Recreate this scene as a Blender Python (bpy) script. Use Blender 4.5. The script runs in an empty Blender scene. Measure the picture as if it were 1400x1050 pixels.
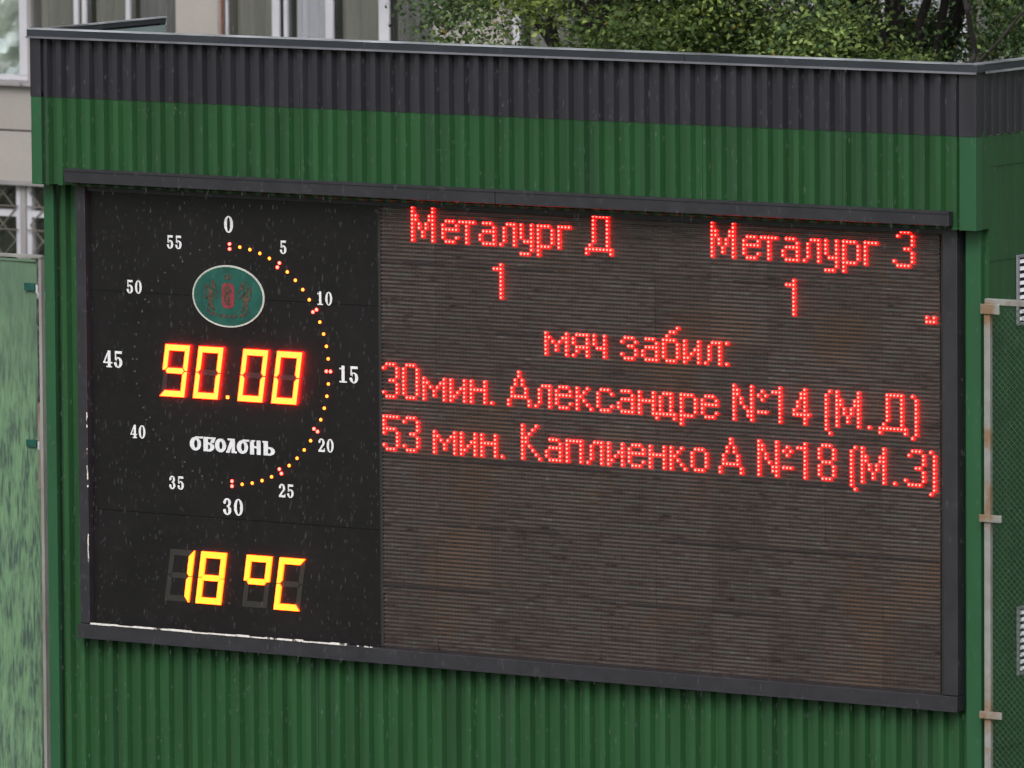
import bpy, math, random
import numpy as np
from mathutils import Vector, Matrix
sc = bpy.context.scene
rnd = random.Random(7)

# ---------------------------------------------------------------- camera
cd = bpy.data.cameras.new('camera'); cam = bpy.data.objects.new('camera', cd)
sc.collection.objects.link(cam); sc.camera = cam
cd.sensor_width = 36.0; cd.lens = 12188.26 / 1400 * 36.0
cd.dof.use_dof = True; cd.dof.focus_distance = 57.1; cd.dof.aperture_fstop = 6.3
cd.clip_start = 0.5; cd.clip_end = 2500
CR = Vector((0.82981285, 0.55799961, -0.00686085)); CU = Vector((-0.05253796, 0.09035839, 0.99452256))
CF = Vector((-0.55556314, 0.82490714, -0.10429671))
m = Matrix((CR, CU, -CF)).transposed().to_4x4(); m.translation = Vector((31.73617, -47.12226, 5.95788))
cam.matrix_world = m

# ---------------------------------------------------------------- light: overcast rain
SUN_EL, SUN_AZ = math.radians(44), math.radians(24)      # azimuth measured from -Y towards +X
w = bpy.data.worlds.new("World"); sc.world = w; w.use_nodes = True
nt = w.node_tree; nt.nodes.clear()
sky = nt.nodes.new('ShaderNodeTexSky'); sky.sky_type = 'NISHITA'; sky.sun_disc = False
sky.sun_elevation = SUN_EL; sky.sun_rotation = math.pi - SUN_AZ
sky.air_density = 1.0; sky.dust_density = 6.0; sky.ozone_density = 1.0
hs = nt.nodes.new('ShaderNodeHueSaturation'); hs.inputs['Saturation'].default_value = 0.30
bg = nt.nodes.new('ShaderNodeBackground'); bg.inputs['Strength'].default_value = 0.15
wo = nt.nodes.new('ShaderNodeOutputWorld')
nt.links.new(sky.outputs[0], hs.inputs['Color']); nt.links.new(hs.outputs[0], bg.inputs[0]); nt.links.new(bg.outputs[0], wo.inputs[0])
sl = bpy.data.lights.new('sun', 'SUN'); sl.energy = 0.8; sl.angle = math.radians(30); sl.color = (1.0, 0.97, 0.93)
so = bpy.data.objects.new('sun', sl); sc.collection.objects.link(so)
sd = Vector((math.sin(SUN_AZ) * math.cos(SUN_EL), -math.cos(SUN_AZ) * math.cos(SUN_EL), math.sin(SUN_EL)))
so.rotation_euler = sd.to_track_quat('Z', 'Y').to_euler()
sc.view_settings.view_transform = 'Standard'; sc.view_settings.look = 'None'
sc.view_settings.gamma = 1; sc.view_settings.use_curve_mapping = False
sc.view_settings.exposure = 0.45
sc.render.engine = 'CYCLES'
sc.cycles.use_denoising = True
sc.cycles.max_bounces = 6; sc.cycles.transparent_max_bounces = 12
sc.cycles.caustics_reflective = False; sc.cycles.caustics_refractive = False

# ---------------------------------------------------------------- materials
def ramp_pts(r, pts):
    els = r.color_ramp.elements
    while len(els) < len(pts): els.new(0.5)
    for e, (p, c) in zip(els, pts):
        e.position = p; e.color = (*c, 1)

def mat(name, base, rough=0.6, metal=0.0, var=0.12, scale=3.0, stretch=(1, 1, 1), bump=0.0, bscale=40, spec=0.5,
        tint=None, objvar=0.0, dirt=None, dirt_scale=2.0, dirt_lo=.55, dirt_hi=.75):
    """paint/plaster/metal with mottling, optional dirt colour and per-object tone"""
    M = bpy.data.materials.new(name); M.use_nodes = True
    n = M.node_tree; b = n.nodes['Principled BSDF']
    b.inputs['Roughness'].default_value = rough; b.inputs['Metallic'].default_value = metal
    b.inputs['Specular IOR Level'].default_value = spec
    tc = n.nodes.new('ShaderNodeTexCoord'); mp = n.nodes.new('ShaderNodeMapping'); mp.inputs['Scale'].default_value = stretch
    n.links.new(tc.outputs['Object'], mp.inputs[0])
    nz = n.nodes.new('ShaderNodeTexNoise'); nz.inputs['Scale'].default_value = scale; nz.inputs['Detail'].default_value = 6
    n.links.new(mp.outputs[0], nz.inputs['Vector'])
    r = n.nodes.new('ShaderNodeValToRGB')
    t = tint or base
    ramp_pts(r, [(0.3, tuple(max(0, c * (1 - var)) for c in base)), (0.7, tuple(min(1, c * (1 + var)) for c in t))])
    n.links.new(nz.outputs['Fac'], r.inputs[0]); col = r.outputs[0]
    if dirt:
        d = n.nodes.new('ShaderNodeTexNoise'); d.inputs['Scale'].default_value = dirt_scale; d.inputs['Detail'].default_value = 8
        d.inputs['Roughness'].default_value = .65
        n.links.new(mp.outputs[0], d.inputs['Vector'])
        dr = n.nodes.new('ShaderNodeValToRGB'); ramp_pts(dr, [(dirt_lo, (0, 0, 0)), (dirt_hi, (1, 1, 1))])
        n.links.new(d.outputs['Fac'], dr.inputs[0])
        mx = n.nodes.new('ShaderNodeMix'); mx.data_type = 'RGBA'; n.links.new(dr.outputs[0], mx.inputs[0])
        n.links.new(col, mx.inputs[6]); mx.inputs[7].default_value = (*dirt, 1); col = mx.outputs[2]
    if objvar:
        oi = n.nodes.new('ShaderNodeObjectInfo'); mr = n.nodes.new('ShaderNodeMapRange')
        mr.inputs['To Min'].default_value = 1 - objvar; mr.inputs['To Max'].default_value = 1 + objvar
        n.links.new(oi.outputs['Random'], mr.inputs[0])
        h = n.nodes.new('ShaderNodeHueSaturation'); n.links.new(mr.outputs[0], h.inputs['Value']); n.links.new(col, h.inputs['Color'])
        col = h.outputs[0]
    n.links.new(col, b.inputs['Base Color'])
    if bump:
        bz = n.nodes.new('ShaderNodeTexNoise'); bz.inputs['Scale'].default_value = bscale; bz.inputs['Detail'].default_value = 4
        n.links.new(mp.outputs[0], bz.inputs['Vector'])
        bp = n.nodes.new('ShaderNodeBump'); bp.inputs['Strength'].default_value = bump; bp.inputs['Distance'].default_value = .01
        n.links.new(bz.outputs['Fac'], bp.inputs['Height']); n.links.new(bp.outputs[0], b.inputs['Normal'])
    return M

def emit(name, col, strength):
    M = bpy.data.materials.new(name); M.use_nodes = True
    n = M.node_tree; b = n.nodes['Principled BSDF']
    b.inputs['Base Color'].default_value = (.05, .01, .01, 1)
    b.inputs['Emission Color'].default_value = (*col, 1); b.inputs['Emission Strength'].default_value = strength
    nz = n.nodes.new('ShaderNodeTexNoise'); nz.inputs['Scale'].default_value = 34
    mr = n.nodes.new('ShaderNodeMapRange'); mr.inputs['To Min'].default_value = strength * .55; mr.inputs['To Max'].default_value = strength * 1.45
    n.links.new(nz.outputs['Fac'], mr.inputs[0]); n.links.new(mr.outputs[0], b.inputs['Emission Strength'])
    return M

M = {}
M['green'] = mat('green_paint', (.0135, .054, .0190), .42, var=.22, scale=5, stretch=(1.6, 1, .14), objvar=.05, dirt=(.020, .046, .025), dirt_scale=3, spec=.4)
M['green_trim'] = mat('green_trim_paint', (.013, .064, .026), .42, var=.10, scale=4, stretch=(1, 1, .3))
M['dark'] = mat('dark_grey_paint', (.0160, .0158, .0215), .45, var=.28, scale=6, stretch=(1.5, 1, .16), objvar=.04)
M['bronze'] = mat('frame_paint', (.0165, .0165, .0215), .45, var=.2, scale=8, dirt=(.04, .038, .042), dirt_scale=9, dirt_lo=.6, dirt_hi=.8)
M['gap'] = mat('dark_backing', (.008, .008, .009), .7, var=.1)
M['cap'] = mat('cap_metal', (.045, .050, .062), .3, metal=.5, var=.2, scale=4, stretch=(.4, 1, 1))
M['lip'] = mat('zinc_lip_highlight', (.34, .36, .40), .28, metal=.3, var=.75, scale=2.2, stretch=(1, 1, 1))  # zinc lip; its pale uneven tone stands in for the highlight line
M['lip2'] = mat('grey_lip', (.17, .17, .20), .35, metal=.4, var=.25, scale=3)
M['inner'] = mat('parapet_inside', (.16, .21, .21), .5, var=.15)
M['roof'] = mat('roof_felt', (.05, .05, .052), .8, var=.3, bump=.4)
M['strip'] = mat('worn_white_strip', (.55, .54, .52), .6, var=.2, scale=30, dirt=(.04, .04, .04), dirt_scale=9, dirt_lo=.56, dirt_hi=.60)
M['galv'] = mat('galvanised_steel', (.20, .20, .195), .5, metal=.1, var=.15, scale=9, dirt=(.17, .105, .06), dirt_scale=4, dirt_lo=.50, dirt_hi=.62)
M['mesh'] = mat('mesh_wire', (.024, .060, .030), .5, metal=.0, var=.3, scale=8)
M['vent'] = mat('vent_frame', (.16, .165, .19), .5, var=.1)
M['louvre'] = mat('vent_louvre', (.62, .62, .66), .35, var=.08)
M['white'] = mat('numeral_white', (.58, .58, .61), .6, var=.15, scale=20)
M['logo_white'] = mat('letter_white', (.54, .55, .58), .6, var=.12, scale=20)
M['off1'] = mat('unlit_segment', (.018, .013, .014), .5, var=.1)
M['off2'] = mat('unlit_amber_segment', (.018, .0165, .0145), .5, var=.1)
M['offdot'] = mat('unlit_minute_lens', (.035, .028, .026), .4, var=.1)
M['emb_green'] = mat('emblem_green', (.006, .060, .048), .45, var=.3, scale=8, dirt=(.03, .06, .03), dirt_scale=9)
M['emb_rim'] = mat('emblem_rim', (.38, .39, .36), .5, var=.25)
M['emb_red'] = mat('emblem_red', (.16, .022, .030), .5, var=.25, scale=20)
M['emb_dark'] = mat('emblem_dark', (.016, .034, .024), .5, var=.6, scale=40, tint=(.06, .03, .02))
M['pane'] = mat('window_glass', (.035, .042, .042), .08, var=.3, scale=1.2, spec=.6)
M['curtain'] = mat('grey_curtain', (.21, .21, .195), .8, var=.22, scale=2, stretch=(3, 1, .3))
M['curtain_dark'] = mat('dark_curtain', (.15, .15, .16), .8, var=.3, scale=2.5, stretch=(3, 1, .3))
M['curtain_blue'] = mat('pale_curtain', (.50, .52, .59), .8, var=.12, scale=2, stretch=(3, 1, .3))
M['pvc'] = mat('white_window_frame', (.37, .37, .41), .45, var=.10)
M['facade'] = mat('facade_panel', (.245, .228, .219), .85, var=.10, scale=1.2, bump=.25, bscale=25, objvar=.05)
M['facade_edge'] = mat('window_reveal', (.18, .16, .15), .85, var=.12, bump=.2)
M['sill'] = mat('sill', (.20, .19, .20), .6, var=.15)
M['pipe'] = mat('rusty_pipe', (.12, .035, .022), .6, var=.3, scale=10)
M['lattice'] = mat('lattice_bars', (.105, .095, .085), .6, var=.2)
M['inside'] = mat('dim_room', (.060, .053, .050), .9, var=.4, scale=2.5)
M['film'] = mat('plastic_film', (.42, .48, .45), .14, metal=.75, var=.8, scale=3.5, bump=.8, bscale=6, spec=1.0)
M['post'] = mat('grey_post', (.20, .20, .19), .6, var=.3, scale=5, stretch=(1, 1, .4))
M['brick'] = mat('brown_wall', (.16, .12, .10), .9, var=.3, scale=6)
M['bark'] = mat('bark', (.013, .011, .010), .9, var=.4, scale=12, stretch=(1, 1, .3), bump=.6, bscale=30)
M['soil'] = mat('ground_mix', (.05, .075, .035), .95, var=.4, scale=.6, dirt=(.09, .08, .065), dirt_scale=.3, bump=.5)

def led_material():
    """unlit LED module face: horizontal fins, brownish and greyish dashes along the rows"""
    Mx = bpy.data.materials.new('led_fins'); Mx.use_nodes = True
    n = Mx.node_tree; b = n.nodes['Principled BSDF']; b.inputs['Roughness'].default_value = .5
    b.inputs['Specular IOR Level'].default_value = .35
    g = n.nodes.new('ShaderNodeNewGeometry'); sx = n.nodes.new('ShaderNodeSeparateXYZ'); n.links.new(g.outputs['Position'], sx.inputs[0])
    dv = n.nodes.new('ShaderNodeMath'); dv.operation = 'MULTIPLY_ADD'; dv.inputs[1].default_value = 1 / .026285; dv.inputs[2].default_value = -(1.1588 + .0131) / .026285 - .0
    n.links.new(sx.outputs['Z'], dv.inputs[0])
    fl = n.nodes.new('ShaderNodeMath'); fl.operation = 'FLOOR'; n.links.new(dv.outputs[0], fl.inputs[0])
    xm = n.nodes.new('ShaderNodeMath'); xm.operation = 'MULTIPLY'; xm.inputs[1].default_value = 3.6; n.links.new(sx.outputs['X'], xm.inputs[0])
    zm = n.nodes.new('ShaderNodeMath'); zm.operation = 'MULTIPLY'; zm.inputs[1].default_value = .83; n.links.new(fl.outputs[0], zm.inputs[0])
    mp = n.nodes.new('ShaderNodeCombineXYZ'); n.links.new(xm.outputs[0], mp.inputs[0]); n.links.new(zm.outputs[0], mp.inputs[2])
    a = n.nodes.new('ShaderNodeTexNoise'); a.inputs['Scale'].default_value = 1.6; a.inputs['Detail'].default_value = 5; a.inputs['Roughness'].default_value = .7
    n.links.new(mp.outputs[0], a.inputs['Vector'])
    r = n.nodes.new('ShaderNodeValToRGB')
    ramp_pts(r, [(.33, (.014, .011, .011)), (.39, (.036, .025, .024)), (.46, (.053, .040, .037)), (.54, (.066, .053, .050)), (.60, (.049, .050, .048)), (.67, (.105, .086, .080))])
    n.links.new(a.outputs['Fac'], r.inputs[0])
    c = n.nodes.new('ShaderNodeTexNoise'); c.inputs['Scale'].default_value = 1.3; c.inputs['Detail'].default_value = 3
    n.links.new(g.outputs['Position'], c.inputs['Vector'])
    cr = n.nodes.new('ShaderNodeValToRGB'); ramp_pts(cr, [(.52, (0, 0, 0)), (.78, (1, 1, 1))]); n.links.new(c.outputs['Fac'], cr.inputs[0])
    mx = n.nodes.new('ShaderNodeMix'); mx.data_type = 'RGBA'; n.links.new(cr.outputs[0], mx.inputs[0])
    n.links.new(r.outputs[0], mx.inputs[6]); mx.inputs[7].default_value = (.085, .048, .028, 1)
    oi = n.nodes.new('ShaderNodeObjectInfo'); mr = n.nodes.new('ShaderNodeMapRange')
    mr.inputs['To Min'].default_value = .84; mr.inputs['To Max'].default_value = 1.14; n.links.new(oi.outputs['Random'], mr.inputs[0])
    h = n.nodes.new('ShaderNodeHueSaturation'); n.links.new(mr.outputs[0], h.inputs['Value']); n.links.new(mx.outputs[2], h.inputs['Color'])
    n.links.new(h.outputs[0], b.inputs['Base Color'])
    return Mx
M['fin'] = led_material()
M['led_back'] = mat('led_backing', (.028, .021, .020), .5, var=.3, scale=9)
M['led_off'] = mat('unlit_led', (.026, .018, .017), .4, var=.4, scale=30, spec=.6)

def board_material():
    """black sheet sprinkled with faint water marks and dust"""
    Mx = mat('black_board', (.0062, .0056, .0062), .42, var=.25, scale=2.2, spec=.3, dirt=(.0125, .0100, .0108), dirt_scale=14, dirt_lo=.52, dirt_hi=.75)
    n = Mx.node_tree; b = n.nodes['Principled BSDF']
    src = b.inputs['Base Color'].links[0].from_socket
    g = n.nodes.new('ShaderNodeTexCoord'); mp = n.nodes.new('ShaderNodeMapping'); mp.inputs['Scale'].default_value = (38, 38, 20)
    n.links.new(g.outputs['Object'], mp.inputs[0])
    v = n.nodes.new('ShaderNodeTexVoronoi'); v.inputs['Scale'].default_value = 1; n.links.new(mp.outputs[0], v.inputs['Vector'])
    r = n.nodes.new('ShaderNodeValToRGB'); ramp_pts(r, [(.10, (1, 1, 1)), (.24, (0, 0, 0))]); n.links.new(v.outputs['Distance'], r.inputs[0])
    sv = n.nodes.new('ShaderNodeSeparateColor'); n.links.new(v.outputs['Color'], sv.inputs[0])
    gt = n.nodes.new('ShaderNodeMath'); gt.operation = 'GREATER_THAN'; gt.inputs[1].default_value = .62; n.links.new(sv.outputs[0], gt.inputs[0])
    mu = n.nodes.new('ShaderNodeMath'); mu.operation = 'MULTIPLY'; n.links.new(r.outputs[0], mu.inputs[0]); n.links.new(gt.outputs[0], mu.inputs[1])
    m2 = n.nodes.new('ShaderNodeMath'); m2.operation = 'MULTIPLY'; n.links.new(mu.outputs[0], m2.inputs[0]); n.links.new(sv.outputs[1], m2.inputs[1])
    mx = n.nodes.new('ShaderNodeMix'); mx.data_type = 'RGBA'; n.links.new(m2.outputs[0], mx.inputs[0])
    n.links.new(src, mx.inputs[6]); mx.inputs[7].default_value = (.026, .025, .026, 1); n.links.new(mx.outputs[2], b.inputs['Base Color'])
    return Mx
M['board'] = board_material()

def banner_material():
    """printed photo of grass blades on vinyl"""
    Mx = bpy.data.materials.new('grass_print'); Mx.use_nodes = True
    n = Mx.node_tree; b = n.nodes['Principled BSDF']; b.inputs['Roughness'].default_value = .6
    tc = n.nodes.new('ShaderNodeTexCoord')
    def nz(rot, scl, sc_, det):
        mp = n.nodes.new('ShaderNodeMapping'); mp.inputs['Rotation'].default_value = (0, rot, 0); mp.inputs['Scale'].default_value = scl
        n.links.new(tc.outputs['Object'], mp.inputs[0])
        t = n.nodes.new('ShaderNodeTexNoise'); t.inputs['Scale'].default_value = sc_; t.inputs['Detail'].default_value = det
        t.inputs['Roughness'].default_value = .65; t.inputs['Distortion'].default_value = .3
        n.links.new(mp.outputs[0], t.inputs['Vector']); return t.outputs['Fac']
    a = nz(math.radians(20), (7, 1, 1.3), 2.4, 6); c = nz(math.radians(13), (16, 1, 2.0), 3.6, 3); d = nz(0, (1, 1, 1), 1.1, 3)
    ad = n.nodes.new('ShaderNodeMath'); ad.operation = 'ADD'; n.links.new(a, ad.inputs[0]); n.links.new(c, ad.inputs[1])
    hf = n.nodes.new('ShaderNodeMath'); hf.operation = 'MULTIPLY'; hf.inputs[1].default_value = .5; n.links.new(ad.outputs[0], hf.inputs[0])
    r = n.nodes.new('ShaderNodeValToRGB')
    ramp_pts(r, [(.40, (.034, .060, .050)), (.455, (.060, .110, .072)), (.51, (.090, .168, .098)), (.58, (.112, .210, .112)), (.70, (.15, .25, .14))])
    n.links.new(hf.outputs[0], r.inputs[0])
    # upper part of the print is smoother and bluer, as printed
    sp = n.nodes.new('ShaderNodeSeparateXYZ'); n.links.new(tc.outputs['Object'], sp.inputs[0])
    mr = n.nodes.new('ShaderNodeMapRange'); mr.inputs['From Min'].default_value = -.9; mr.inputs['From Max'].default_value = .35
    mr.inputs['To Max'].default_value = .85
    n.links.new(sp.outputs['Z'], mr.inputs[0])
    r2 = n.nodes.new('ShaderNodeValToRGB'); ramp_pts(r2, [(.3, (.062, .110, .078)), (.7, (.095, .160, .098))]); n.links.new(d, r2.inputs[0])
    mx = n.nodes.new('ShaderNodeMix'); mx.data_type = 'RGBA'; n.links.new(mr.outputs[0], mx.inputs[0]); n.links.new(r.outputs[0], mx.inputs[6]); n.links.new(r2.outputs[0], mx.inputs[7])
    n.links.new(mx.outputs[2], b.inputs['Base Color'])
    return Mx
M['banner'] = banner_material()

def leaf_material():
    Mx = bpy.data.materials.new('leaf'); Mx.use_nodes = True
    n = Mx.node_tree; b = n.nodes['Principled BSDF']; b.inputs['Roughness'].default_value = .5; b.inputs['Specular IOR Level'].default_value = .18
    at = n.nodes.new('ShaderNodeAttribute'); at.attribute_name = 'tint'
    n.links.new(at.outputs['Color'], b.inputs['Base Color'])
    tr = n.nodes.new('ShaderNodeBsdfTranslucent'); n.links.new(at.outputs['Color'], tr.inputs[0])
    ms = n.nodes.new('ShaderNodeMixShader'); ms.inputs[0].default_value = .4
    n.links.new(b.outputs[0], ms.inputs[1]); n.links.new(tr.outputs[0], ms.inputs[2])
    n.links.new(ms.outputs[0], n.nodes['Material Output'].inputs[0])
    return Mx
M['leaf'] = leaf_material()

def rain_material():
    Mx = bpy.data.materials.new('rain_water'); Mx.use_nodes = True
    n = Mx.node_tree; n.nodes.clear()
    o = n.nodes.new('ShaderNodeOutputMaterial'); d = n.nodes.new('ShaderNodeBsdfDiffuse'); d.inputs[0].default_value = (.8, .82, .85, 1)
    t = n.nodes.new('ShaderNodeBsdfTransparent'); ms = n.nodes.new('ShaderNodeMixShader'); ms.inputs[0].default_value = .014
    n.links.new(t.outputs[0], ms.inputs[1]); n.links.new(d.outputs[0], ms.inputs[2]); n.links.new(ms.outputs[0], o.inputs[0])
    return Mx
M['rain'] = rain_material()
RED = (1.0, .030, .022); 
M['red_led'] = emit('lit_red_led', (1.0, .036, .026), 16.0)
M['red_halo'] = emit('red_led_halo_skirt', (1.0, .0009, .0009), 21.0)  # glowing skirt added round each lamp to imitate its red halo
M['amber'] = emit('lit_orange_segment', (1.0, .036, .0036), 20.0)
M['amber_halo'] = emit('segment_red_halo_edge', (1.0, .0010, .0008), 32.0)  # side walls glow red to stand in for the halo round the digits
M['yellow'] = emit('lit_yellow_segment', (1.0, .155, .007), 5.0)
M['yellow_halo'] = emit('segment_orange_halo_edge', (1.0, .060, .002), 9.0)  # weaker orange glow on the sides, standing in for the halo
M['minute_yellow'] = emit('lit_minute_lens', (1.0, .165, .014), 5.5)

# ---------------------------------------------------------------- mesh helpers
class MB:
    def __init__(s): s.v = []; s.f = []; s.mi = []
    def add(s, vs, fs, mi=0):
        o = len(s.v); s.v += [tuple(v) for v in vs]; s.f += [tuple(o + i for i in f) for f in fs]; s.mi += [mi] * len(fs); return s
    def box(s, x0, x1, y0, y1, z0, z1, mi=0):
        return s.add([(x0, y0, z0), (x1, y0, z0), (x1, y1, z0), (x0, y1, z0), (x0, y0, z1), (x1, y0, z1), (x1, y1, z1), (x0, y1, z1)],
                     [(0, 1, 5, 4), (1, 2, 6, 5), (2, 3, 7, 6), (3, 0, 4, 7), (4, 5, 6, 7), (3, 2, 1, 0)], mi)
    def prism(s, poly, y0, y1, mi=0, mside=None, slant=0.0, cx=None):
        """polygon in XZ (counter-clockwise seen from -Y), from y0 (front) back to y1"""
        n = len(poly); mside = mi if mside is None else mside
        vs = [(x, y0, z) for x, z in poly] + [(x, y1, z) for x, z in poly]
        s.add(vs, [tuple(range(n))], mi)
        o = len(s.v) - 2 * n
        fs = [(o + i, o + n + i, o + n + (i + 1) % n, o + (i + 1) % n) for i in range(n)]
        s.f += fs; s.mi += [mside] * n
        s.f.append(tuple(o + n + i for i in reversed(range(n)))); s.mi.append(mside); return s
    def bar(s, a, b, r, n=6, mi=0, r2=None):
        a = Vector(a); b = Vector(b); d = (b - a).normalized(); r2 = r if r2 is None else r2
        u = d.orthogonal().normalized(); v = d.cross(u)
        vs = []
        for c, rr in ((a, r), (b, r2)):
            for i in range(n):
                t = 2 * math.pi * i / n; vs.append(c + (u * math.cos(t) + v * math.sin(t)) * rr)
        fs = [(i, (i + 1) % n, n + (i + 1) % n, n + i) for i in range(n)] + [tuple(reversed(range(n))), tuple(range(n, 2 * n))]
        return s.add(vs, fs, mi)
    def mesh(s, name, mats):
        me = bpy.data.meshes.new(name); me.from_pydata(s.v, [], s.f)
        for q in (mats if isinstance(mats, (list, tuple)) else [mats]): me.materials.append(q)
        if any(s.mi): me.polygons.foreach_set('material_index', s.mi)
        me.update(); return me

def link(o, parent=None, label=None):
    sc.collection.objects.link(o)
    if parent: o.parent = parent
    if label: o['label'] = label
    return o
def obj(name, mb, mats, parent=None, label=None, loc=None):
    me = mb.mesh(name, mats) if isinstance(mb, MB) else mb
    o = bpy.data.objects.new(name, me)
    if loc is not None: o.location = loc
    return link(o, parent, label)
def thing(name, label, cat, loc=(0, 0, 0), group=None):
    o = bpy.data.objects.new(name, None); o.location = loc; o.empty_display_size = .2; sc.collection.objects.link(o)
    o['label'] = label; o['category'] = cat
    if group: o['group'] = group
    return o
def bevel(o, wd=.003, seg=2):
    b = o.modifiers.new('bevel', 'BEVEL'); b.width = wd; b.segments = seg; b.limit_method = 'ANGLE'; b.angle_limit = math.radians(40); return o
G = -3.8        # ground level

# ---------------------------------------------------------------- ground
g = MB(); g.add([(-900, -900, G), (900, -900, G), (900, 900, G), (-900, 900, G)], [(0, 1, 2, 3)])
o = obj('ground', g, M['soil']); o['kind'] = 'structure'

# ---------------------------------------------------------------- corrugated building
BX0, BX1, SX = -3.731, 3.497, 3.535
bld = thing('scoreboard_building', 'green corrugated metal building with a dark grey top band that carries the scoreboard', 'building', (0, 0, G))
def P(name, mb, mats, parent=bld, label=None):
    """part written in world metres, stored relative to its thing"""
    o = obj(name, mb, mats, parent, label)
    q = parent; o.location = (0, 0, 0)
    while q: o.location = o.location - q.location; q = q.parent
    return o

def profile(x0, x1, phase, pitch, crest=.038, slope=.014):
    """points (x, h): h=1 on the crest, 0 in the valley; phase is where the crest ends"""
    pts = []
    k0 = math.floor((x0 - phase) / pitch) - 1; k1 = math.ceil((x1 - phase) / pitch) + 1
    for k in range(k0, k1 + 1):
        e = phase + k * pitch
        for dx, h in ((-slope - crest, 0), (-crest, 1), (0, 1), (slope, 0)):
            pts.append((e + dx, h))
    out = []
    def at(x):
        for (a, ha), (b, hb) in zip(pts, pts[1:]):
            if a <= x <= b: return ha if b == a else ha + (hb - ha) * (x - a) / (b - a)
        return 0
    out.append((x0, at(x0))); out += [p for p in pts if x0 < p[0] < x1]; out.append((x1, at(x1)))
    return out
def sheet(x0, x1, z0, z1, yc, depth, phase, pitch, th=.0015, axis='x', xpl=0):
    mb = MB(); pr = profile(x0, x1, phase, pitch); n = len(pr); vs = []
    for off in (0, th):
        for z in (z0, z1):
            for x, h in pr:
                q = yc + depth * (1 - h) + off
                vs.append((x, q, z) if axis == 'x' else (xpl - (q - yc), x, z))
    fs = []
    for i in range(n - 1):
        fs.append((i, i + 1, n + i + 1, n + i)); fs.append((2 * n + i + 1, 2 * n + i, 3 * n + i, 3 * n + i + 1))
        fs.append((n + i, n + i + 1, 3 * n + i + 1, 3 * n + i)); fs.append((i + 1, i, 2 * n + i, 2 * n + i + 1))
    fs += [(0, n, 3 * n, 2 * n), (n - 1, 3 * n - 1, 4 * n - 1, 2 * n - 1)]
    return mb.add(vs, fs)
ZU, ZB, ZC = 1.157, 1.725, 2.122       # underside of the upper box, green/dark border, cap
lo_ph, up_ph = -.0065, .071
x = -3.651
while x < 3.385:
    e = min(x + 9 * .1149, 3.385)
    if 3.385 - e < .3: e = 3.385
    P('cladding_sheet', sheet(x, e - .002, G + .02, ZU, .02 + rnd.uniform(-.001, .001), .040, lo_ph, .1149), M['green']); x = e
x = -3.622
while x < 3.413:
    e = min(x + 9 * .11465, 3.413)
    if 3.413 - e < .3: e = 3.413
    j = rnd.uniform(-.001, .001)
    P('upper_cladding_sheet', sheet(x, e - .002, ZU - .012, ZB + .03, -.12 + j, .040, up_ph, .11465), M['green'])
    P('dark_band_sheet', sheet(x, e - .002, ZB, ZC + .02, -.1235 + j, .040, up_ph, .11465), M['dark'], label='dark grey corrugated sheet of the top band'); x = e
# side walls: ribs run vertically, seen edge-on
y = .04
while y < 1.40:
    e = min(y + .68, 1.40)
    P('side_cladding_sheet', sheet(y, e - .002, G + .02, ZB - .001, 0, .0015, .01, .1149, axis='y', xpl=SX), M['green'])
    y = e
y = -.05
while y < 1.40:
    e = min(y + .725, 1.40)
    P('side_dark_band_sheet', sheet(y, e - .002, ZB, ZC + .02, 0, .009, .03, .092, axis='y', xpl=SX + .005), M['dark'], label='dark grey ribbed sheet on the side of the top band'); y = e
P('side_cladding_sheet', MB().box(BX0, BX0 + .004, .02, 1.40, G + .02, ZB + .03), M['green'])
P('side_dark_band_sheet', MB().box(BX0 - .003, BX0 + .003, -.12, 1.33, ZB, ZC + .02), M['dark'])
for zz in (1.536, .948, -.62, -2.1):
    P('side_seam_strip', MB().box(SX - .002, SX + .004, .06, 1.40, zz - .004, zz + .004), M['green'])
# corner trims
def angle_trim(xa, xb, yf, yr, z0, z1, side, th=.004):
    """L-shaped corner flashing: front leg xa..xb at yf, side leg back to yr"""
    mb = MB(); mb.box(xa, xb, yf, yf + th, z0, z1)
    if side > 0: mb.box(xb - th, xb, yf + th, yr, z0, z1)
    else: mb.box(xa, xa + th, yf + th, yr, z0, z1)
    mb.box(xa if side > 0 else xb - .006, xa + .006 if side > 0 else xb, yf + th, yf + .036, z0, z1)
    return mb
bevel(P('corner_trim', angle_trim(3.391, BX1, -.002, .045, G, ZU - .012, 1), M['green_trim']))
P('corner_return', MB().box(BX1 - .01, SX - .002, .045, .050, G, ZU), M['green'])
bevel(P('corner_trim', angle_trim(BX0, -3.652, -.002, .045, G, ZU - .012, -1), M['green_trim']))
bevel(P('corner_trim', angle_trim(3.421, 3.541, -.128, -.052, ZU - .012, ZB + .03, 1), M['green_trim']))
bevel(P('corner_trim', angle_trim(3.4205, 3.5425, -.1305, -.05, ZB, ZC + .01, 1), M['dark'], label='dark grey corner flashing of the top band'))
bevel(P('corner_trim', angle_trim(BX0 - .001, -3.649, -.128, -.05, ZU - .012, ZB + .03, -1), M['green_trim']))
bevel(P('corner_trim', angle_trim(BX0 - .003, -3.649, -.1305, -.05, ZB, ZC + .01, -1), M['dark'], label='dark grey corner flashing of the top band'))
P('side_cladding_sheet', MB().box(SX - .004, SX, -.052, .038, ZU - .01, ZB + .03), M['green'])
P('corner_groove', MB().box(3.385, 3.392, .03, .036, G, ZU), M['gap'])
P('corner_groove', MB().box(-3.650, -3.622, -.100, -.094, ZU, ZC), M['gap']); P('corner_groove', MB().box(3.411, 3.422, -.100, -.094, ZU, ZC), M['gap'])
P('soffit', MB().box(BX0 + .005, 3.536, -.118, .02, ZU - .004, ZU), M['green'])
P('inner_wall', MB().box(BX0 + .06, 3.44, .12, .16, G, 1.95), M['gap'])
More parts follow.
